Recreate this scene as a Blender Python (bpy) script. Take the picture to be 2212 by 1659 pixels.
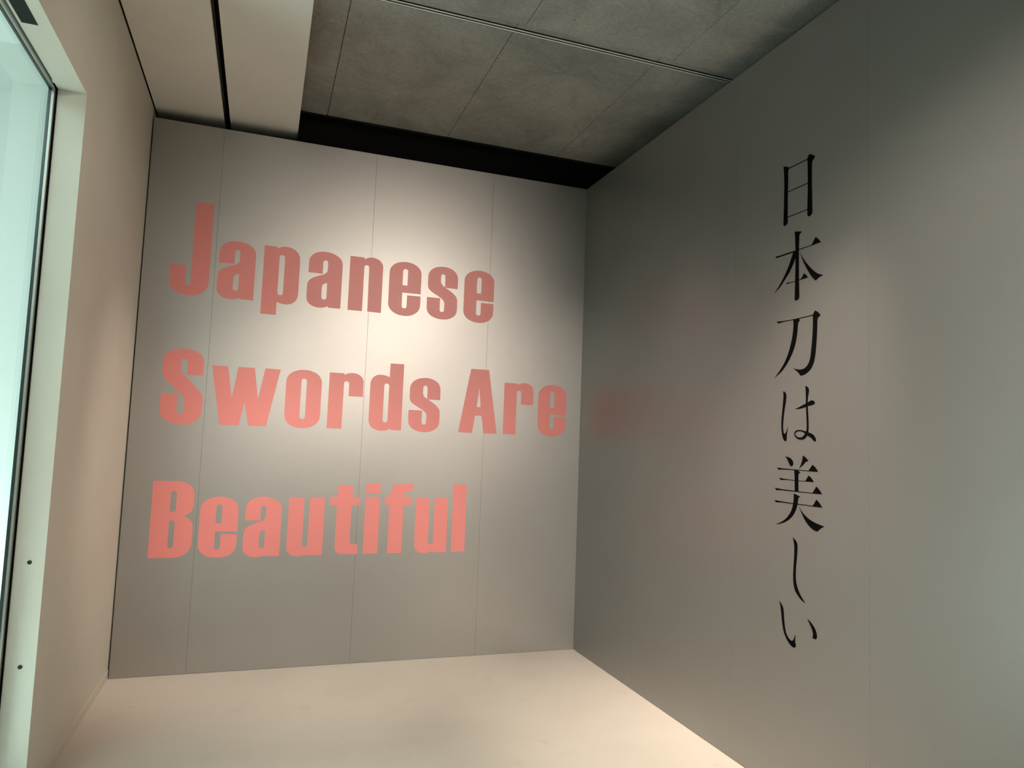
import bpy, bmesh, math, random
from mathutils import Vector, Matrix
from mathutils.geometry import tessellate_polygon

# ---------------------------------------------------------------- scene, camera, world
S = bpy.context.scene
for o in list(bpy.data.objects):
    bpy.data.objects.remove(o)
C = S.collection

W, H = 2.80, 3.20            # width of the lettered wall, height of the partitions
S.view_settings.view_transform = 'Standard'
S.view_settings.look = 'None'
S.view_settings.gamma = 1.0
S.view_settings.use_curve_mapping = False
S.view_settings.exposure = 0.0

yaw, pitch, roll = 0.334199663, 0.0820266809, 0.0377517261
cy, sy, cp, sp, cr, sr = math.cos(yaw), math.sin(yaw), math.cos(pitch), math.sin(pitch), math.cos(roll), math.sin(roll)
fwd = Vector((sy*cp, cy*cp, sp)); rgt = Vector((cy, -sy, 0)); upv = rgt.cross(fwd)
R2 = cr*rgt + sr*upv; U2 = -sr*rgt + cr*upv
cam_d = bpy.data.cameras.new('camera'); cam_d.sensor_width = 36.0
cam_d.lens = 36.0*1540.674/2212.0; cam_d.clip_start = 0.05
cam = bpy.data.objects.new('camera', cam_d); C.objects.link(cam)
M = Matrix(((R2.x, U2.x, -fwd.x), (R2.y, U2.y, -fwd.y), (R2.z, U2.z, -fwd.z))).to_4x4()
M.translation = Vector((0.716723479, -4.52915677, 1.37750968))
cam.matrix_world = M
S.camera = cam

wd = bpy.data.worlds.new('world'); S.world = wd; wd.use_nodes = True
wd.node_tree.nodes['Background'].inputs['Color'].default_value = (0, 0, 0, 1)
wd.node_tree.nodes['Background'].inputs['Strength'].default_value = 0.0

# ---------------------------------------------------------------- exhibition lighting

def spot(name, loc, target, power, cone, blend, radius=0.03, col=(1, 1, 1)):
    l = bpy.data.lights.new(name, 'SPOT'); l.energy = power; l.color = col
    l.spot_size = math.radians(cone); l.spot_blend = blend; l.shadow_soft_size = radius
    o = bpy.data.objects.new(name, l); C.objects.link(o); o.location = loc
    o.rotation_euler = (Vector(target)-Vector(loc)).to_track_quat('-Z', 'Y').to_euler()
    return o
def area(name, loc, target, power, sx, sy_, col):
    l = bpy.data.lights.new(name, 'AREA'); l.energy = power; l.color = col
    l.shape = 'RECTANGLE'; l.size = sx; l.size_y = sy_
    o = bpy.data.objects.new(name, l); C.objects.link(o); o.location = loc
    o.rotation_euler = (Vector(target)-Vector(loc)).to_track_quat('-Z', 'Y').to_euler()
    return o
PANEL_ROUGH, PANEL_METAL = 0.42, 0.72
WARM = (1.0, 0.845, 0.725); COOL = (0.74, 1.0, 1.0)
CASE_COL = COOL; CASE_POWER = 10.052
area('case_lamp', (-0.6, -1.6, 0.1), (-0.5, -1.25, 1.6), 21.74, 0.3, 0.3, COOL)
spot('downlight', (1.0, -2.9, 3.25), (1.0, -2.9, 0), 249.5, 64, 1, radius=0.04, col=WARM)
spot('downlight', (2.3, -1.33, 3.25), (2.3, -1.33, 0), 67.1, 64, 1, radius=0.04, col=WARM)
spot('inscription_spotlight', (1.8, -6.5, 3.22), (2.8, -3.6, 1.9), 361.6, 31, 0.85, radius=0.04, col=WARM)
spot('inscription_spotlight', (1.0, -5.4, 3.22), (2.8, -3.0, 1.6), 614.1, 39, 0.85, radius=0.04, col=WARM)
spot('inscription_spotlight', (2.0, -7.4, 3.2), (2.8, -3.0, 1.6), 840.1, 31, 0.85, radius=0.04, col=WARM)
spot('side_wall_spotlight', (2.2, -2.9, 3.22), (0, -1.2, 1.8), 87.9, 60, 1, radius=0.04, col=WARM)
spot('side_wall_spotlight', (2.3, -1.4, 3.25), (0, -0.2, 1.0), 118.9, 36, 1, radius=0.04, col=WARM)
spot('floor_spotlight', (2.2, -2.9, 3.22), (2.75, -1.6, 0), 360.8, 42, 1, radius=0.04, col=WARM)
spot('title_spotlight', (2.58, -6.8, 3.26), (1.3, 0, 1.5), 191.7, 28, 1, radius=0.04, col=WARM)
spot('title_spotlight', (2.58, -6.8, 3.26), (1.4, 0, 2.2), 457.1, 28, 1, radius=0.04, col=WARM)
spot('title_spotlight', (2.2, -4.5, 3.22), (1.4, 0, 2.2), 55.0, 32, 1, radius=0.04, col=WARM)
spot('title_spotlight', (1.2, -2.9, 3.22), (1.1, 0, 0.4), 220.0, 40, 1, radius=0.04, col=WARM)
spot('title_spotlight', (0.9, -4.5, 3.22), (1.1, 0, 0.4), 279.9, 40, 1, radius=0.04, col=WARM)

# ---------------------------------------------------------------- materials
def mat(name, col, rough=0.5, spec=0.5, metal=0.0):
    m = bpy.data.materials.new(name); m.use_nodes = True
    b = m.node_tree.nodes['Principled BSDF']
    b.inputs['Base Color'].default_value = (*col, 1); b.inputs['Roughness'].default_value = rough
    b.inputs['Specular IOR Level'].default_value = spec; b.inputs['Metallic'].default_value = metal
    return m, m.node_tree, b
def nd(nt, typ, **kw):
    n = nt.nodes.new(typ)
    for k, v in kw.items(): setattr(n, k, v)
    return n
def noise(nt, scale, detail=4, rough=0.55):
    tc = nd(nt, 'ShaderNodeNewGeometry'); n = nd(nt, 'ShaderNodeTexNoise')
    n.inputs['Scale'].default_value = scale; n.inputs['Detail'].default_value = detail; n.inputs['Roughness'].default_value = rough
    nt.links.new(tc.outputs['Position'], n.inputs['Vector']); return n
def ramp(nt, src, stops):
    r = nd(nt, 'ShaderNodeValToRGB'); e = r.color_ramp.elements
    while len(e) < len(stops): e.new(0.5)
    for k, (p, c) in enumerate(stops):
        e[k].position = p; e[k].color = (*c, 1)
    nt.links.new(src, r.inputs['Fac']); return r
def mix(nt, a, b, fac, typ='MIX'):
    n = nd(nt, 'ShaderNodeMixRGB', blend_type=typ)
    for s, v in ((n.inputs['Fac'], fac), (n.inputs['Color1'], a), (n.inputs['Color2'], b)):
        if isinstance(v, (int, float)): s.default_value = v
        elif isinstance(v, tuple): s.default_value = (*v, 1)
        else: nt.links.new(v, s)
    return n
def bump(nt, b, src, strength, dist=0.002):
    n = nd(nt, 'ShaderNodeBump'); n.inputs['Strength'].default_value = strength; n.inputs['Distance'].default_value = dist
    nt.links.new(src, n.inputs['Height']); nt.links.new(n.outputs['Normal'], b.inputs['Normal'])

def painted(name, col, rough, spec, var=0.04, grain=0.12):
    m, nt, b = mat(name, col, rough, spec)
    a = noise(nt, 1.7, 3)
    lo = tuple(c*(1-var) for c in col); hi = tuple(min(1, c*(1+var)) for c in col)
    r = ramp(nt, a.outputs['Fac'], [(0.3, lo), (0.7, hi)])
    nt.links.new(r.outputs['Color'], b.inputs['Base Color'])
    g = noise(nt, 420, 2)
    bump(nt, b, g.outputs['Fac'], grain, 0.0006)
    return m
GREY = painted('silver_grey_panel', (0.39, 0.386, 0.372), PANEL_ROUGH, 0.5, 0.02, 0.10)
GREYR = painted('silver_grey_panel_shaded', (0.31, 0.307, 0.296), PANEL_ROUGH, 0.5, 0.02, 0.10)  # same finish as the back wall, shade darkened into the base colour
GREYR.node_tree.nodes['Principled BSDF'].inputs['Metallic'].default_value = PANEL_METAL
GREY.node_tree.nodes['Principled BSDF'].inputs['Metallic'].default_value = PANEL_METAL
WHITE = painted('warm_white_paint', (0.650, 0.618, 0.535), 0.6, 0.3)
SOFFIT = painted('white_soffit_board', (0.84, 0.815, 0.765), 0.7, 0.2)
BLACK = mat('matt_black_paint', (0.004, 0.004, 0.004), 0.9, 0.1)[0]
SLOT = mat('black_slot_liner', (0.012, 0.012, 0.011), 0.5, 0.3)[0]
PINK = painted('salmon_pink_vinyl', (0.69, 0.230, 0.214), 0.42, 0.45, 0.015, 0.05)
INK = mat('black_vinyl', (0.003, 0.003, 0.003), 0.75, 0.02)[0]
ALU = mat('brushed_aluminium', (0.40, 0.40, 0.37), 0.42, 0.5, 0.75)[0]
GASKET = mat('dark_green_gasket', (0.02, 0.028, 0.024), 0.35, 0.5)[0]
VENT = mat('dark_vent_felt', (0.018, 0.022, 0.021), 0.8, 0.2)[0]
LINING = painted('pale_case_lining', (0.84, 0.87, 0.84), 0.8, 0.1, 0.02, 0.05)
TRACKM = mat('pale_track_rail', (0.88, 0.86, 0.81), 0.35, 0.5, 0.0)[0]

def floor_material():
    m, nt, b = mat('beige_resin_floor', (0.50, 0.46, 0.40), 0.55, 0.3)
    a = noise(nt, 1.3, 4); r = ramp(nt, a.outputs['Fac'], [(0.3, (0.60, 0.545, 0.47)), (0.7, (0.655, 0.605, 0.53))])
    s = noise(nt, 5.5, 6, 0.7); sm = ramp(nt, s.outputs['Fac'], [(0.60, (1, 1, 1)), (0.74, (0.86, 0.85, 0.83))])
    x = mix(nt, r.outputs['Color'], sm.outputs['Color'], 0.8, 'MULTIPLY')
    nt.links.new(x.outputs['Color'], b.inputs['Base Color'])
    g = noise(nt, 90, 3); bump(nt, b, g.outputs['Fac'], 0.08, 0.001)
    return m
FLOOR = floor_material()

def concrete_material():
    m, nt, b = mat('board_marked_concrete', (0.36, 0.345, 0.314), 0.85, 0.2)
    tc = nd(nt, 'ShaderNodeNewGeometry')
    def field(scale, detail, rough, stretch=(1, 1, 1), dist=0.0):
        mp = nd(nt, 'ShaderNodeMapping'); mp.inputs['Scale'].default_value = stretch
        n = nd(nt, 'ShaderNodeTexNoise'); n.inputs['Scale'].default_value = scale; n.inputs['Detail'].default_value = detail
        n.inputs['Roughness'].default_value = rough; n.inputs['Distortion'].default_value = dist
        nt.links.new(tc.outputs['Position'], mp.inputs['Vector']); nt.links.new(mp.outputs['Vector'], n.inputs['Vector']); return n
    a = field(2.2, 8, 0.66, (1, 1, 1), 0.6)
    r = ramp(nt, a.outputs['Fac'], [(0.30, (0.255, 0.244, 0.222)), (0.48, (0.34, 0.328, 0.298)), (0.70, (0.43, 0.415, 0.378))])
    f = field(60, 6, 0.75)                                     # sandy grain
    fr = ramp(nt, f.outputs['Fac'], [(0.30, (0.72, 0.72, 0.72)), (0.52, (1, 1, 1)), (0.75, (1.12, 1.12, 1.12))])
    x = mix(nt, r.outputs['Color'], fr.outputs['Color'], 0.85, 'MULTIPLY')
    d = field(9, 9, 0.72, (0.55, 1.5, 1), 1.2)                 # pale scuffs running across the boards
    dr = ramp(nt, d.outputs['Fac'], [(0.585, (0, 0, 0)), (0.66, (1, 1, 1))])
    y = mix(nt, x.outputs['Color'], (0.52, 0.505, 0.465), 0.0)
    sc = nd(nt, 'ShaderNodeMath', operation='MULTIPLY'); sc.inputs[1].default_value = 0.42
    nt.links.new(dr.outputs['Color'], sc.inputs[0]); nt.links.new(sc.outputs[0], y.inputs['Fac'])
    e = field(5, 7, 0.7, (1.4, 0.6, 1), 0.8)                   # darker damp-looking stains
    er = ramp(nt, e.outputs['Fac'], [(0.58, (1, 1, 1)), (0.72, (0.70, 0.70, 0.69))])
    w = mix(nt, y.outputs['Color'], er.outputs['Color'], 0.8, 'MULTIPLY')
    v = nd(nt, 'ShaderNodeTexVoronoi'); v.inputs['Scale'].default_value = 9     # air-bubble pits
    nt.links.new(tc.outputs['Position'], v.inputs['Vector'])
    pr = ramp(nt, v.outputs['Distance'], [(0.0, (0.35, 0.35, 0.34)), (0.03, (0.4, 0.4, 0.39)), (0.05, (1, 1, 1))])
    z = mix(nt, w.outputs['Color'], pr.outputs['Color'], 0.75, 'MULTIPLY')
    nt.links.new(z.outputs['Color'], b.inputs['Base Color'])
    bump(nt, b, f.outputs['Fac'], 0.6, 0.004)
    return m
CONC = concrete_material()

def glass_material():
    m = bpy.data.materials.new('clear_case_glass'); m.use_nodes = True
    nt = m.node_tree; nt.nodes.clear()
    out = nd(nt, 'ShaderNodeOutputMaterial'); tr = nd(nt, 'ShaderNodeBsdfTransparent'); gl = nd(nt, 'ShaderNodeBsdfGlossy')
    tr.inputs['Color'].default_value = (0.965, 0.99, 0.98, 1); gl.inputs['Roughness'].default_value = 0.0
    fr = nd(nt, 'ShaderNodeFresnel'); fr.inputs['IOR'].default_value = 1.5
    geo = nd(nt, 'ShaderNodeNewGeometry'); inv = nd(nt, 'ShaderNodeMath', operation='SUBTRACT'); inv.inputs[0].default_value = 1.0
    mul = nd(nt, 'ShaderNodeMath', operation='MULTIPLY'); mx = nd(nt, 'ShaderNodeMixShader')
    nt.links.new(geo.outputs['Backfacing'], inv.inputs[1]); nt.links.new(fr.outputs['Fac'], mul.inputs[0]); nt.links.new(inv.outputs[0], mul.inputs[1])
    nt.links.new(mul.outputs[0], mx.inputs['Fac']); nt.links.new(tr.outputs[0], mx.inputs[1]); nt.links.new(gl.outputs[0], mx.inputs[2])
    nt.links.new(mx.outputs[0], out.inputs['Surface'])
    return m
GLASS = glass_material()
def lamp_material(name, col, strength):
    m = bpy.data.materials.new(name); m.use_nodes = True
    nt = m.node_tree; nt.nodes.clear(); out = nd(nt, 'ShaderNodeOutputMaterial'); e = nd(nt, 'ShaderNodeEmission')
    e.inputs['Color'].default_value = (*col, 1); e.inputs['Strength'].default_value = strength
    nt.links.new(e.outputs[0], out.inputs['Surface']); return m
CASELAMP = lamp_material('case_light_panel', CASE_COL, CASE_POWER)

# ---------------------------------------------------------------- mesh helpers
def link(name, me, m, parent=None, kind=None):
    o = bpy.data.objects.new(name, me); C.objects.link(o)
    if m: me.materials.append(m)
    if parent: o.parent = parent
    if kind: o['kind'] = kind
    return o
def boxes(name, bs, m, parent=None, kind=None, bevel=0.0):
    bm = bmesh.new()
    for (x0, x1, y0, y1, z0, z1) in bs:
        r = bmesh.ops.create_cube(bm, size=1.0)
        for v in r['verts']:
            v.co = Vector((x0+(v.co.x+.5)*(x1-x0), y0+(v.co.y+.5)*(y1-y0), z0+(v.co.z+.5)*(z1-z0)))
        if bevel:
            ed = list({e for v in r['verts'] for e in v.link_edges})
            bmesh.ops.bevel(bm, geom=ed, offset=bevel, segments=1, affect='EDGES')
    me = bpy.data.meshes.new(name); bm.to_mesh(me); bm.free()
    return link(name, me, m, parent, kind)
def empty(name, loc=(0, 0, 0), kind=None):
    o = bpy.data.objects.new(name, None); C.objects.link(o); o.location = loc; o.empty_display_size = 0.1
    if kind: o['kind'] = kind
    return o
def tag(o, label, cat, group=None):
    o['label'] = label; o['category'] = cat
    if group: o['group'] = group
    return o
def plate(bm, loops, to3, thick):
    """Flat cut sheet: loops = [outer, hole, ...] of 2-D points, to3(u, v, d) -> Vector with d the height off the wall."""
    tri = tessellate_polygon([[Vector((u, v, 0)) for u, v in lp] for lp in loops])
    flat = [p for lp in loops for p in lp]
    top = [bm.verts.new(to3(u, v, thick)) for u, v in flat]
    for a, b, c in tri:
        try: bm.faces.new((top[a], top[b], top[c]))
        except ValueError: pass
    low = [bm.verts.new(to3(u, v, 0.0)) for u, v in flat]
    k = 0
    for lp in loops:
        n = len(lp)
        for i in range(n):
            a, b = k+i, k+(i+1) % n
            try: bm.faces.new((top[a], top[b], low[b], low[a]))
            except ValueError: pass
        k += n
def fin(bm, name, m, parent, flipto=None):
    bmesh.ops.recalc_face_normals(bm, faces=bm.faces)
    if flipto is not None:
        s = sum((f.normal.dot(flipto)*f.calc_area() for f in bm.faces))
        if s < 0: bmesh.ops.reverse_faces(bm, faces=bm.faces)
    me = bpy.data.meshes.new(name); bm.to_mesh(me); bm.free()
    return link(name, me, m, parent)

# ---------------------------------------------------------------- room shell
YN = -8.6          # the room runs on behind the photographer
floor_o = boxes('floor', [(-0.25, W+0.9, YN, 0.66, -0.10, 0.0)], FLOOR, kind='structure')

# lettered partition: four boards on a dark core
wb = empty('wall_back', (0, 0, 0), 'structure')
boxes('partition_core', [(0.010, W+0.02, 0.0222, 0.050, 0.0, H-0.001)], GREY, wb)
xs = [0.0075, 0.3945, 1.3090, 2.1025, W]
for a, b in zip(xs[:-1], xs[1:]):
    boxes('wall_panel', [(a+(0.0002 if a > 0.01 else 0), b-(0.0002 if b < W else 0), 0.0, 0.022, 0.0015, H)], GREY, wb, bevel=0.0006)

# right-hand partition
wr = empty('wall_right', (W, 0, 0), 'structure')
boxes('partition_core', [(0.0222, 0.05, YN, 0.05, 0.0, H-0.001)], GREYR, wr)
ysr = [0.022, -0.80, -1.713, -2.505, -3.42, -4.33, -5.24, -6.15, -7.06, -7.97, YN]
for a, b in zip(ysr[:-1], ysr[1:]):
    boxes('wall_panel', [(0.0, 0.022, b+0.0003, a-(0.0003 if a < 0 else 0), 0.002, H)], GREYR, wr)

# left wall with the show-case opening
Y1, Y0, Z1, Z0 = -1.470, -5.60, 2.655, 0.06
T = 0.0965
bm = bmesh.new()
plate(bm, [[(YN, 0.0), (0.66, 0.0), (0.66, 3.262), (YN, 3.262)], [(Y0, Z0), (Y1, Z0), (Y1, Z1), (Y0, Z1)]],
      lambda u, v, d: Vector((-T+d, u, v)), T)
wl = fin(bm, 'wall_left', WHITE, None); wl['kind'] = 'structure'
# counter-bored fixing holes in the reveal
for z in (0.879, 0.509):
    bm = bmesh.new()
    bmesh.ops.create_circle(bm, cap_ends=True, segments=20, radius=0.0075)
    bmesh.ops.create_cone(bm, cap_ends=True, segments=6, radius1=0.0038, radius2=0.0030, depth=0.003)
    me = bpy.data.meshes.new('fixing_screw'); bm.to_mesh(me); bm.free()
    o = link('fixing_screw', me, GASKET, wl); o.matrix_local = Matrix.Translation((-0.048, Y1-0.0012, z)) @ Matrix.Rotation(math.radians(90), 4, 'X')
    o['label'] = 'dark recessed screw in the pale window reveal'
boxes('vent_slot', [(-0.087, -0.041, Y0+0.4, -1.946, Z1-0.0015, Z1+0.002)], VENT, wl)['label'] = 'dark slot in the head of the window recess'

boxes('baseboard_left', [(0.0, 0.004, Y0+0.2, -0.001, 0.0, 0.050)], WHITE, kind='structure', bevel=0.0006)

# show-case window
w1 = empty('window_1', (-0.115, Y1, Z0), 'structure')
def wpart(name, b, m, label=None, bevel=0.0):
    o = boxes(name, [(x0+0.115, x1+0.115, y0-Y1, y1-Y1, z0-Z0, z1-Z0) for x0, x1, y0, y1, z0, z1 in b], m, w1, bevel=bevel)
    if label: o['label'] = label
    return o
wpart('stile', [(-0.1125, -0.1025, Y1-0.022, Y1-0.004, Z0, Z1-0.004)], ALU, 'slim silver upright of the show-case window', 0.001)
wpart('top_rail', [(-0.1125, -0.1025, Y0, Y1-0.022, Z1-0.010, Z1-0.001)], ALU, 'slim silver rail at the head of the window', 0.001)
wpart('gasket', [(-0.1215, -0.1125, Y1-0.024, Y1+0.03, Z0, Z1+0.02), (-0.1215, -0.1125, Y0, Y1-0.024, Z1-0.012, Z1+0.03)], GASKET, 'dark gasket between glass and silver frame')
wpart('shadow_gap', [(-0.1125, -0.0966, Y1-0.004, Y1+0.02, Z0, Z1+0.02)], BLACK)
wpart('glass_pane', [(-0.1300, -0.1220, Y0-0.05, Y1+0.05, Z0-0.04, Z1+0.06)], GLASS)
wpart('case_lining', [(-1.05, -1.02, Y0-0.2, Y1+0.35, -0.0, 3.0), (-1.02, -0.14, Y1+0.32, Y1+0.35, 0.0, 3.0), (-1.02, -0.14, Y0-0.2, Y0-0.17, 0.0, 3.0),
                      (-1.02, -0.14, Y0-0.17, Y1+0.32, 0.0, 0.03), (-1.02, -0.14, Y0-0.17, Y1+0.32, 2.95, 3.0)], LINING, 'pale lining inside the lit show-case')
wpart('light_panel', [(-0.75, -0.25, Y0+0.1, -2.35, 2.925, 2.949)], CASELAMP, 'glowing light panel in the top of the show-case')

# ---------------------------------------------------------------- ceiling
CZ = 3.41
cl = empty('ceiling', (0, 0, CZ), 'structure')
def cpart(name, b, m, label=None, bevel=0.0):
    o = boxes(name, [(x0, x1, y0, y1, z0-CZ, z1-CZ) for x0, x1, y0, y1, z0, z1 in b], m, cl, bevel=bevel)
    if label: o['label'] = label
    return o
cpart('slab', [(-0.4, W+1.5, YN, 0.9, CZ+0.028, CZ+0.15)], CONC)
jx = [0.60, 0.986, 1.772, 2.567, 3.360, 4.30]
LOW = 0.075        # the bays nearer the door hang a little lower than the last one
rows = [(-1.64, 0.028, 0.0)] + [(y-1.59, y-0.004, LOW) for y in (-1.498, -3.092, -4.686, -6.280)]
rnd = random.Random(4)
for (ya, yb, dn) in rows:
    for a, b in zip(jx[:-1], jx[1:]):
        dz = rnd.uniform(0, 0.0012)
        cpart('concrete_panel', [(a+0.0016, b-0.0016, max(ya, YN), yb, CZ-dn+dz, CZ+0.028)], CONC, bevel=0.0012)

# lowered white soffit along the left wall, in two boards with a slot between
cpart('soffit_panel', [(0.006, 0.384, YN, 0.66, 3.268, 3.30)], SOFFIT, bevel=0.001)
cpart('soffit_panel', [(0.418, 0.815, YN, 0.66, 3.268, 3.30)], SOFFIT, bevel=0.001)
cpart('soffit_trim', [(0.358, 0.3595, YN, 0.66, 3.2674, 3.2682), (0.4425, 0.444, YN, 0.66, 3.2674, 3.2682)], SOFFIT, 'faint edge lines beside the slot')
cpart('soffit_upstand', [(0.795, 0.815, YN, 0.66, 3.300, CZ+0.028)], SOFFIT)
cpart('slot_liner', [(0.384, 0.389, YN, 0.66, 3.290, 3.38), (0.413, 0.418, YN, 0.66, 3.290, 3.38), (0.384, 0.418, YN, 0.66, 3.38, 3.39)], SLOT, 'black liner of the long slot in the soffit')
cpart('slot_rail', [(0.392, 0.3955, YN, 0.66, 3.276, 3.30)], GASKET, 'thin dark rail inside the soffit slot')

# black closing board between the lettered wall and the ceiling, and the far ends of the room
boxes('trim_1', [(0.818, 4.30, 0.030, 0.055, H+0.001, CZ+0.02)], BLACK, kind='structure')
boxes('trim_2', [(0.818, 4.30, 0.0265, 0.030, CZ-0.014, CZ-0.003)], SLOT, kind='structure')
boxes('wall_rear', [(-0.4, W+1.5, 0.66, 0.72, 0.0, CZ+0.15)], BLACK, kind='structure')
boxes('wall_front', [(-0.4, W+1.5, YN-0.06, YN, 0.0, CZ+0.15)], GREY, kind='structure')
boxes('wall_far', [(W+1.5, W+1.56, YN, 0.72, 0.0, CZ+0.15)], BLACK, kind='structure')

# ---------------------------------------------------------------- lighting track in the ceiling joint
tr = empty('lighting_track', (W*0.6, -1.3290, CZ))
def tpart(name, b, m, label=None, bevel=0.0):
    o = boxes(name, [(x0-W*0.6, x1-W*0.6, y0+1.3290, y1+1.3290, z0-CZ, z1-CZ) for x0, x1, y0, y1, z0, z1 in b], m, tr, bevel=bevel)
    if label: o['label'] = label
    return o
tpart('housing', [(0.85, 4.2, -1.3500, -1.3085, CZ-0.002, CZ+0.003)], BLACK)
tpart('rail', [(0.85, 4.2, -1.3440, -1.3360, CZ-0.005, CZ-0.002)], TRACKM)
tpart('rail', [(0.85, 4.2, -1.3240, -1.3160, CZ-0.005, CZ-0.002)], TRACKM)
tag(tr, 'thin black lighting track with two pale rails set in the concrete ceiling', 'lighting track')

# ---------------------------------------------------------------- pink title on the lettered wall
def path(cmds):
    """('m',x,y) start, ('l',x,y) line, ('v',x,y)/('h',x,y) quarter curve leaving vertically/horizontally, ('c',x1,y1,x2,y2,x,y) cubic."""
    pts = []; x = y = 0
    for c in cmds:
        if c[0] in 'ml':
            x, y = c[1:3]; pts.append((x, y)); continue
        if c[0] == 'v': k = c[3] if len(c) > 3 else .58; p1 = (x, y+(c[2]-y)*k); p2 = (c[1]-(c[1]-x)*k, c[2]); p3 = (c[1], c[2])
        elif c[0] == 'h': k = c[3] if len(c) > 3 else .58; p1 = (x+(c[1]-x)*k, y); p2 = (c[1], c[2]-(c[2]-y)*k); p3 = (c[1], c[2])
        else: p1, p2, p3 = (c[1], c[2]), (c[3], c[4]), (c[5], c[6])
        n = 10
        for i in range(1, n+1):
            t = i/n; s = 1-t
            pts.append((s**3*x+3*s*s*t*p1[0]+3*s*t*t*p2[0]+t**3*p3[0], s**3*y+3*s*s*t*p1[1]+3*s*t*t*p2[1]+t**3*p3[1]))
        x, y = p3
    if math.hypot(pts[0][0]-pts[-1][0], pts[0][1]-pts[-1][1]) < 1e-6: pts.pop()
    return pts
def slot(x0, x1, y0, y1, lo=True, hi=True):
    r = (x1-x0)/2; c = [('m', x0, y0+r if lo else y0)]
    c += [('l', x0, y1-r), ('v', x0+r, y1), ('h', x1, y1-r)] if hi else [('l', x0, y1), ('l', x1, y1)]
    c += [('l', x1, y0+r), ('v', x0+r, y0), ('h', x0, y0+r)] if lo else [('l', x1, y0), ('l', x0, y0)]
    return c
SH = [('m', 202, 207), ('l', 202, 270), ('v', 104, 346), ('h', 1, 272), ('l', 1, 222), ('c', 1, 190, 14, 180, 45, 162), ('c', 75, 145, 117, 132, 117, 95), ('l', 116, 62), ('v', 101, 44), ('h', 86, 62), ('l', 86, 134),
      ('l', -1, 134), ('l', -1, 66), ('v', 104, -5), ('h', 203, 66), ('l', 203, 122), ('c', 203, 155, 180, 170, 150, 190), ('c', 120, 209, 88, 220, 87, 248), ('l', 87, 277), ('v', 102, 296), ('h', 116, 277), ('l', 116, 207)]
UH = [('m', 0, 346), ('l', 89, 346), ('l', 89, 66), ('v', 105, 51), ('h', 120, 66), ('l', 121, 346), ('l', 209, 346), ('l', 209, 0), ('l', 120, 0), ('l', 120, 11), ('c', 105, 1, 88, -5, 64, -5), ('h', 0, 52)]
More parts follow.
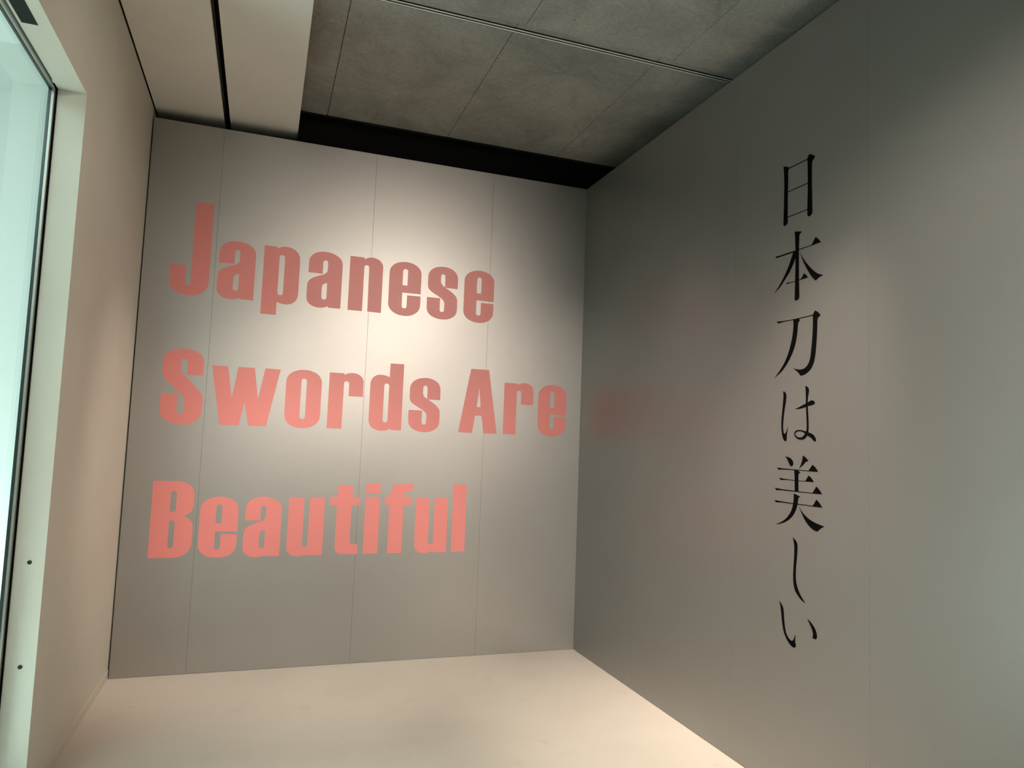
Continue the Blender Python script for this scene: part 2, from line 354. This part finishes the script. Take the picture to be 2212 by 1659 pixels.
GLYPH = {
 'J': ([('m', 0, 170), ('l', 87, 170), ('l', 88, 68), ('v', 101, 54), ('h', 115, 68), ('l', 115, 557), ('l', 214, 558), ('l', 214, 80), ('v', 110, -5), ('h', 0, 76)], []),
 'a': ([('m', 4, 210), ('l', 4, 278), ('v', 98, 350), ('h', 208, 278), ('l', 208, 0), ('l', 131, 0), ('l', 129, 11), ('c', 118, 1, 102, -5, 78, -5), ('h', 0, 55), ('l', 0, 122), ('c', 0, 165, 22, 176, 60, 192), ('c', 92, 205, 119, 210, 119, 242),
        ('l', 119, 280), ('v', 104, 297), ('h', 89, 280), ('l', 89, 210)],
       [[('m', 120, 153), ('l', 120, 66), ('v', 105, 48), ('h', 89, 66), ('l', 89, 128), ('c', 91, 146, 106, 151, 120, 153)]]),
 'p': ([('m', 0, -75), ('l', 0, 346), ('l', 70, 346), ('l', 78, 335), ('c', 92, 347, 106, 351, 128, 351), ('h', 211, 278), ('l', 211, 64), ('v', 142, -5), ('c', 120, -5, 102, -1, 89, 8), ('l', 89, -75)], [slot(90, 122, 48, 297)]),
 'n': ([('m', 0, 0), ('l', 0, 345), ('l', 89, 345), ('l', 89, 333), ('c', 103, 345, 118, 350, 140, 350), ('h', 209, 290), ('l', 209, 0), ('l', 123, 0), ('l', 121, 281), ('v', 105, 297), ('h', 90, 281), ('l', 90, 0)], []),
 'e': ([('m', 208, 146), ('l', 208, 272), ('v', 106, 348), ('h', 0, 272), ('l', 0, 72), ('v', 106, -5), ('h', 208, 72), ('l', 208, 132), ('l', 120, 131), ('l', 120, 60), ('v', 104, 44), ('h', 88, 60), ('l', 88, 146)],
       [slot(87, 119, 194, 302, lo=False)]),
 's': (SH, []),
 'S': ([('m', 218, 282), ('l', 218, 362), ('v', 108, 433), ('h', 0, 358), ('l', 0, 300), ('c', 0, 262, 14, 252, 44, 226), ('l', 98, 176), ('c', 118, 158, 127, 152, 127, 130), ('l', 127, 70), ('v', 119, 57, .8), ('l', 101, 57), ('h', 90, 68, .8), ('l', 90, 167),
        ('l', 1, 167), ('l', 1, 76), ('v', 118, -9), ('h', 225, 78), ('l', 225, 142), ('c', 225, 170, 212, 182, 190, 205), ('l', 130, 266), ('c', 108, 288, 97, 296, 97, 322), ('l', 97, 362), ('v', 106, 374, .8), ('l', 120, 374), ('h', 130, 362, .8), ('l', 130, 282)], []),
 'w': ([('m', 0, 346), ('l', 88, 346), ('l', 119, 161), ('l', 146, 346), ('l', 237, 347), ('l', 266, 161), ('l', 297, 348), ('l', 385, 347), ('l', 321, 1), ('l', 221, 0), ('l', 193, 138), ('l', 168, -1), ('l', 62, -1)], []),
 'o': ([('m', 0, 74), ('l', 0, 276), ('v', 105, 352), ('h', 210, 276), ('l', 210, 74), ('v', 105, -5), ('h', 0, 74)], [slot(89, 121, 50, 298)]),
 'r': ([('m', 0, 0), ('l', 0, 345), ('l', 90, 345), ('l', 90, 334), ('c', 104, 345, 122, 350, 142, 350), ('h', 210, 294), ('l', 210, 204), ('l', 122, 204), ('l', 121, 280), ('v', 105, 296), ('h', 90, 280), ('l', 89, 0)], []),
 'd': ([('m', 121, 426), ('l', 208, 426), ('l', 208, 3), ('l', 142, 2), ('l', 135, 12), ('c', 122, 0, 104, -5, 80, -5), ('h', 0, 62), ('l', 0, 288), ('v', 62, 349), ('c', 88, 349, 106, 346, 120, 336)], [slot(88, 119, 48, 296)]),
 'A': ([('m', 72, 422), ('l', 196, 423), ('l', 266, 1), ('l', 174, 0), ('l', 156, 115), ('l', 111, 114), ('l', 95, 0), ('l', 0, 0)], [[('m', 134, 297), ('l', 148, 172), ('l', 120, 172)]]),
 'B': ([('m', 0, 434), ('l', 124, 434), ('h', 220, 358), ('l', 220, 300), ('c', 220, 262, 200, 248, 172, 234), ('c', 204, 222, 223, 208, 223, 172), ('l', 223, 96), ('c', 223, 30, 185, 0, 122, 0), ('l', 0, 0)],
       [[('m', 97, 377), ('l', 112, 377), ('h', 127, 364), ('l', 127, 274), ('v', 112, 259), ('l', 97, 259)], [('m', 97, 210), ('l', 112, 210), ('h', 127, 197), ('l', 127, 72), ('v', 112, 55), ('l', 97, 55)]]),
 'u': (UH, []),
 't': ([('m', 41, 421), ('l', 131, 421), ('l', 131, 350), ('l', 178, 350), ('l', 178, 298), ('l', 128, 298), ('l', 128, 82), ('v', 143, 61), ('l', 179, 61), ('l', 179, 1), ('l', 82, 1), ('h', 39, 48), ('l', 39, 298), ('l', 0, 298), ('l', 0, 350), ('l', 41, 350)], []),
 'f': ([('m', 174, 433), ('l', 84, 433), ('h', 32, 376), ('l', 32, 351), ('l', 0, 351), ('l', 0, 300), ('l', 29, 299), ('l', 28, 0), ('l', 118, 0), ('l', 118, 298), ('l', 171, 299), ('l', 171, 351), ('l', 121, 352), ('c', 121, 378, 135, 388, 174, 391)], []),
 'l': ([('m', 0, 431), ('l', 90, 431), ('l', 90, 0), ('l', 0, 0)], []),
}
DOT = [('m', 2, 432), ('l', 92, 432), ('l', 92, 371), ('l', 2, 371)]
ISTEM = [('m', 2, 349), ('l', 91, 349), ('l', 91, 0), ('l', 1, 0)]
def letter(ch, x, base, root, origin):
    bm = bmesh.new()
    to3 = lambda u, v, d: Vector(((x+u)/1000-origin[0], -0.0003-d, (base+v)/1000-origin[1]))
    if ch == 'i':
        for p in (DOT, ISTEM): plate(bm, [path(p)], to3, 0.0004)
    else:
        outer, holes = GLYPH[ch]
        plate(bm, [path(outer)]+[path(h) for h in holes], to3, 0.0004)
    o = fin(bm, 'letter', PINK, root, Vector((0, -1, 0)))
    o['label'] = ('pink capital letter ' if ch.isupper() else 'pink small letter ')+ch
    return o
TITLE = [
 ('salmon pink word Japanese, top line on the grey back wall', [('J', 152.5, 2171), ('a', 411, 2172), ('p', 664.5, 2172), ('a', 925, 2171.5), ('n', 1177.5, 2170), ('e', 1429, 2170), ('s', 1681, 2170), ('e', 1928, 2170)]),
 ('salmon pink word Swords, middle line left on the grey back wall', [('S', 155.5, 1418), ('w', 418, 1419), ('o', 839, 1422), ('r', 1092.5, 1424), ('d', 1345, 1426), ('s', 1597, 1428)]),
 ('salmon pink word Are, middle line right beside the wall corner', [('A', 1928, 1432), ('r', 2237, 1433), ('e', 2483.5, 1434)]),
 ('salmon pink word Beautiful, bottom line on the grey back wall', [('B', 154, 651), ('e', 410, 652), ('a', 653, 652), ('u', 899, 654), ('t', 1142, 656), ('i', 1352, 658), ('f', 1474.5, 659), ('u', 1673, 661), ('l', 1914, 663)]),
]
for label, letters in TITLE:
    ox, oz = letters[0][1]/1000, letters[0][2]/1000
    root = empty('wall_lettering', (ox, 0, oz)); tag(root, label, 'lettering', 'pink title words on the back wall')
    for ch, x, base in letters: letter(ch, x, base, root, (ox, oz))

# ---------------------------------------------------------------- black vertical inscription on the right wall  (u = distance from the corner, v = height, mm; trailing 1 = sharp corner)
INSCRIPTION = [
    [  # ri
        [(2043.6,2625.9,1),(2061.8,2619.8),(2082.2,2607.4,1),(2076.0,2601.8),(2073.6,2592.6),(2073.4,2541.1),(2071.8,2474.7),(2072.2,2390.0),(2072.4,2367.8),(2065.6,2359.7),(2054.6,2356.8),(2046.7,2361.7),(2045.4,2368.8),(2046.1,2393.2),(2048.4,2482.1),(2049.1,2549.4),(2046.7,2599.9)],
        [(2200.2,2622.7,1),(2221.0,2612.0),(2231.9,2601.5),(2229.6,2596.5),(2221.1,2590.5),(2216.8,2584.6),(2215.4,2574.4),(2215.2,2493.1),(2216.9,2439.2),(2218.3,2377.1),(2217.2,2366.8),(2209.2,2358.6),(2199.2,2357.7),(2192.0,2361.5),(2189.9,2367.5),(2189.7,2405.0),(2191.4,2468.9),(2191.0,2544.4),(2189.3,2596.9),(2185.2,2606.0,1),(2190.7,2612.6),(2196.5,2621.3)],
        [(2080.7,2608.4,1),(2186.9,2607.3,1),(2188.1,2603.0,1),(2080.7,2603.9,1)],
        [(2070.9,2504.4,1),(2192.1,2503.5,1),(2192.1,2499.6,1),(2071.0,2500.8,1)],
        [(2069.4,2393.1,1),(2190.9,2391.3,1),(2191.0,2387.9,1),(2069.4,2389.1,1)],
    ],
    [  # hon
        [(2115.8,2315.8,1),(2134.9,2311.3),(2157.2,2305.2,1),(2155.7,2301.7,1),(2145.4,2295.9),(2143.4,2281.3),(2141.4,2221.4),(2141.3,2157.0),(2142.9,2092.4),(2145.0,2032.2),(2142.1,2022.1),(2132.4,2017.5),(2121.9,2017.6),(2117.4,2023.4),(2117.6,2037.3),(2119.2,2097.2),(2120.9,2161.5),(2120.4,2226.6),(2118.2,2281.4)],
        [(1994.3,2235.9,1),(2027.2,2233.7),(2077.6,2233.7),(2121.9,2232.7,1),(2121.9,2227.9,1),(2077.6,2227.1),(2030.5,2227.3),(2004.2,2226.8,1)],
        [(2139.9,2233.9,1),(2212.7,2233.1,1),(2219.7,2239.1),(2236.0,2260.7,1),(2253.3,2247.2),(2266.6,2231.2,1),(2250.6,2231.2),(2216.9,2229.9),(2139.9,2230.0,1)],
        [(2108.3,2231.7,1),(2122.8,2232.5,1),(2123.0,2202.1,1),(2117.6,2193.6),(2108.7,2178.4),(2087.5,2149.3),(2056.8,2119.7),(2025.5,2092.9),(1987.6,2071.9,1),(2015.8,2095.9),(2047.3,2129.4),(2075.0,2167.4),(2093.3,2200.4)],
        [(2148.9,2219.6,1),(2162.3,2195.0),(2185.7,2164.0),(2217.4,2131.6),(2245.5,2108.8),(2281.2,2093.4,1),(2264.8,2090.3),(2249.7,2085.2),(2240.0,2078.9,1),(2228.8,2087.4),(2206.1,2113.1),(2185.9,2142.8),(2168.3,2172.2),(2156.4,2198.5)],
        [(2063.2,2104.6,1),(2087.9,2102.4),(2122.8,2102.3,1),(2122.8,2099.0,1),(2091.0,2099.0),(2071.0,2097.8,1)],
        [(2139.2,2103.4,1),(2152.5,2103.6,1),(2159.3,2108.6),(2170.9,2124.4,1),(2184.6,2113.5),(2194.7,2101.2,1),(2180.3,2100.6),(2139.2,2100.4,1)],
    ],
    [  # katana
        [(2006.2,1945.9,1),(2042.7,1942.2),(2086.2,1940.4),(2140.3,1940.1),(2186.9,1940.7),(2222.4,1941.5,1),(2222.4,1937.6,1),(2186.9,1936.9),(2140.3,1936.5),(2086.2,1937.2),(2049.1,1937.3),(2017.5,1935.0,1)],
        [(2221.0,1941.1,1),(2228.0,1947.9),(2234.3,1957.2,1),(2250.2,1948.4),(2266.1,1933.0,1),(2254.4,1926.3),(2249.4,1920.9),(2248.1,1907.8),(2246.3,1861.0),(2242.4,1814.6),(2237.0,1774.4),(2228.8,1744.6),(2213.5,1721.5),(2191.0,1705.9),(2171.0,1699.2),(2153.6,1697.4,1),(2141.8,1710.9),(2127.0,1721.5),(2109.0,1732.1,1),(2135.8,1725.6),(2159.3,1723.6),(2179.4,1728.5),(2196.5,1741.5),(2207.7,1763.0),(2213.2,1793.3),(2218.6,1833.8),(2222.6,1884.8),(2223.3,1919.7),(2222.7,1934.3)],
        [(2109.6,1939.9,1),(2146.2,1939.4,1),(2145.4,1931.9,1),(2151.6,1929.9,1),(2141.9,1923.5),(2138.1,1911.4),(2134.8,1882.2),(2125.6,1841.0),(2114.4,1812.6),(2096.6,1782.6),(2072.4,1752.8),(2041.7,1725.4),(1995.0,1699.6,1),(2025.9,1726.7),(2053.9,1756.7),(2075.2,1789.0),(2090.2,1821.7),(2102.0,1856.7),(2108.4,1890.0),(2110.6,1915.3)],
    ],
    [  # ha
        [(2051.2,1638.9,1),(2061.2,1634.9),(2068.9,1625.6),(2070.6,1614.8),(2067.7,1593.7),(2060.3,1559.9),(2054.5,1523.8),(2051.7,1487.7),(2054.0,1468.5),(2059.7,1458.3),(2067.3,1462.1),(2074.8,1474.8),(2081.7,1488.5,1),(2078.8,1472.7),(2075.0,1455.8),(2073.9,1436.8),(2072.8,1429.4),(2067.6,1426.7),(2058.4,1430.4),(2050.6,1440.9),(2044.9,1457.9),(2040.9,1485.6),(2041.2,1517.6),(2046.4,1560.3),(2051.6,1602.9),(2052.9,1622.1)],
        [(2182.1,1653.7,1),(2194.1,1648.8),(2202.1,1639.1),(2202.7,1629.9),(2198.6,1610.7),(2195.8,1588.3),(2196.8,1563.8),(2199.2,1531.1),(2201.4,1494.5),(2200.7,1472.2),(2197.9,1460.0),(2192.3,1449.9),(2183.9,1440.7),(2172.5,1435.5),(2158.2,1433.8),(2143.6,1435.7),(2129.0,1442.4),(2120.0,1452.8),(2119.4,1461.1),(2127.3,1470.4),(2143.4,1473.9),(2160.8,1473.2,1),(2162.3,1467.6,1),(2143.4,1468.3),(2130.3,1464.2),(2125.0,1456.9),(2131.9,1448.6),(2143.6,1443.9),(2155.2,1443.2),(2166.7,1446.1),(2176.7,1453.9),(2183.8,1462.1),(2189.4,1474.3),(2190.7,1494.6),(2187.6,1545.7),(2185.4,1576.5),(2185.2,1617.5)],
        [(2157.9,1473.6,1),(2178.0,1469.8),(2200.7,1464.1),(2223.0,1457.0),(2235.5,1447.0),(2242.4,1435.1),(2241.8,1429.1),(2236.9,1427.1),(2230.0,1431.0),(2214.8,1441.9),(2195.1,1451.5),(2180.9,1459.2),(2169.5,1465.2),(2157.9,1468.0,1)],
        [(2124.6,1563.1,1),(2139.9,1565.7),(2165.9,1575.1),(2188.8,1582.5),(2208.5,1590.8),(2219.7,1593.0),(2230.2,1589.3),(2235.5,1582.6),(2232.2,1576.7),(2222.5,1574.0),(2200.2,1570.8),(2177.5,1565.5),(2154.5,1561.1),(2139.9,1560.5),(2129.6,1561.5)],
    ],
    [  # utsuku
        [(2066.7,1363.0,1),(2084.9,1361.0),(2101.5,1354.3),(2112.0,1344.3),(2114.1,1333.0),(2109.1,1325.5),(2101.7,1323.7),(2094.2,1327.0),(2086.6,1338.1),(2077.4,1352.4)],
        [(2170.0,1370.4,1),(2187.1,1361.2),(2202.1,1349.0,1),(2194.2,1346.9),(2187.2,1345.0),(2173.1,1333.3),(2147.9,1314.9,1),(2155.9,1328.5),(2163.0,1343.1),(2167.2,1357.5)],
        [(2015.0,1315.1,1),(2042.5,1313.2),(2085.3,1312.2),(2121.1,1311.4),(2167.5,1310.8),(2201.4,1310.8,1),(2212.0,1321.9),(2223.5,1335.0,1),(2238.7,1325.1),(2253.1,1309.4,1),(2248.3,1308.1),(2201.5,1308.0),(2144.5,1308.0),(2085.3,1308.4),(2054.9,1307.8),(2026.1,1305.6,1)],
        [(2119.6,1311.5,1),(2132.8,1310.7,1),(2156.1,1301.0,1),(2146.9,1295.5),(2144.6,1287.2),(2145.6,1223.0,1),(2123.2,1222.7,1),(2122.5,1271.5)],
        [(2029.9,1272.3,1),(2055.3,1270.0),(2091.7,1268.4),(2124.3,1267.9),(2144.8,1267.6),(2183.4,1268.1,1),(2191.8,1277.7),(2201.5,1291.3,1),(2216.9,1282.2),(2231.0,1266.2,1),(2184.8,1265.8),(2144.8,1265.1),(2091.7,1265.5),(2064.5,1265.1),(2039.3,1263.1,1)],
        [(2002.1,1228.4,1),(2034.1,1226.1),(2080.0,1224.9),(2133.4,1224.3),(2179.4,1223.4),(2224.0,1223.4,1),(2233.6,1235.6),(2244.4,1250.3,1),(2260.6,1238.6),(2275.4,1221.8,1),(2224.0,1220.9),(2173.7,1220.7),(2115.9,1220.7),(2064.9,1220.8),(2040.4,1220.7),(2013.9,1218.3,1)],
        [(2001.4,1176.5,1),(2034.6,1174.7),(2080.5,1173.8),(2116.2,1173.4),(2174.0,1173.0),(2224.2,1172.6,1),(2233.8,1183.3),(2244.6,1199.1,1),(2260.8,1187.8),(2277.1,1170.2,1),(2224.2,1169.8),(2174.0,1169.8),(2116.2,1170.1),(2065.4,1169.8),(2040.9,1169.4),(2011.3,1167.2,1)],
        [(2118.3,1212.7,1),(2136.4,1208.6),(2155.6,1202.5,1),(2146.7,1198.1),(2143.8,1191.3),(2140.2,1170.7),(2132.5,1149.6),(2116.6,1125.5),(2096.0,1106.9),(2069.1,1091.5),(2038.6,1080.6),(2004.4,1074.5,1),(2035.5,1085.1),(2066.0,1101.5),(2089.9,1122.7),(2104.6,1142.7),(2113.3,1166.1),(2117.6,1189.1)],
        [(2149.2,1163.4,1),(2162.8,1146.6),(2185.6,1128.9),(2216.2,1114.4),(2251.7,1104.8),(2288.8,1099.0,1),(2273.1,1090.9),(2259.8,1081.4),(2251.8,1075.0,1),(2230.1,1078.7),(2208.1,1089.7),(2185.7,1108.9),(2168.6,1131.1),(2155.6,1151.9)],
    ],
    [  # shi
        [(2112.0,1033.9,1),(2126.1,1026.7),(2137.8,1015.2),(2141.3,1003.7),(2140.9,985.5),(2138.2,954.9),(2133.2,917.9),(2132.0,883.6),(2134.5,858.0),(2143.3,835.8),(2159.2,811.3),(2187.4,785.2,1),(2164.9,792.7),(2144.9,806.3),(2127.5,824.6),(2118.6,851.0),(2116.9,880.8),(2118.2,911.3),(2121.4,952.2),(2122.8,992.9),(2118.8,1018.6)],
    ],
    [  # i
        [(2035.7,762.6,1),(2048.0,752.0),(2058.7,738.1),(2061.9,726.6),(2065.1,696.9),(2069.9,667.6),(2076.1,645.0),(2088.1,628.0),(2099.9,621.1),(2111.7,619.3),(2120.3,626.5),(2127.4,640.3),(2133.1,650.7,1),(2130.6,635.2),(2130.5,619.3),(2134.3,606.6),(2132.0,599.6),(2126.3,596.5),(2114.7,596.3),(2097.1,604.4),(2076.3,622.9),(2062.6,645.6),(2053.2,677.7),(2047.8,713.1),(2042.0,742.5)],
        [(2196.6,727.7,1),(2215.3,719.2),(2234.3,704.7),(2245.1,690.2),(2249.9,674.3),(2248.4,665.3),(2243.9,660.3),(2237.2,659.9),(2223.1,661.5,1),(2227.7,666.6),(2228.5,678.3),(2223.6,692.4),(2209.9,712.1)],
    ],
]
KLABEL = ['black character for sun', 'black character for origin', 'black character for sword', 'black cursive syllable ha', 'black character for beauty', 'black cursive syllable shi', 'black cursive syllable i']
def smooth(p):
    n = len(p); out = []
    for i in range(n):
        a, b = p[i], p[(i+1) % n]; P0, P3 = p[i-1], p[(i+2) % n]
        L = math.hypot(b[0]-a[0], b[1]-a[1])
        def tan(q0, q1, q2, corner):
            if corner: return None
            dx, dy = q2[0]-q0[0], q2[1]-q0[1]; l = math.hypot(dx, dy) or 1
            return (dx/l*L, dy/l*L)
        ta = tan(P0, a, b, len(a) > 2); tb = tan(a, b, P3, len(b) > 2)
        out.append((a[0], a[1]))
        if ta is None and tb is None: continue
        d = (b[0]-a[0], b[1]-a[1])
        if ta is None: ta = (2*d[0]-tb[0], 2*d[1]-tb[1]) if True else d; ta = ((ta[0]+d[0])/2, (ta[1]+d[1])/2)
        if tb is None: tb = (2*d[0]-ta[0], 2*d[1]-ta[1]); tb = ((tb[0]+d[0])/2, (tb[1]+d[1])/2)
        for k in range(1, 6):
            t = k/6; h0 = 2*t**3-3*t*t+1; h1 = t**3-2*t*t+t; h2 = -2*t**3+3*t*t; h3 = t**3-t*t
            out.append((h0*a[0]+h1*ta[0]+h2*b[0]+h3*tb[0], h0*a[1]+h1*ta[1]+h2*b[1]+h3*tb[1]))
    return out
kroot = empty('wall_inscription', (W, -2.13, 0.41))
tag(kroot, 'vertical black Japanese sentence of seven characters on the grey right wall', 'lettering')
for lab, strokes in zip(KLABEL, INSCRIPTION):
    bm = bmesh.new()
    for k, st in enumerate(strokes):
        lift = 0.0003+0.00002*k
        plate(bm, [smooth(st)], lambda u, v, d: Vector((-lift-d, -u/1000+2.13, v/1000-0.41)), 0.0004)
    o = fin(bm, 'character', INK, kroot, Vector((-1, 0, 0))); o['label'] = lab
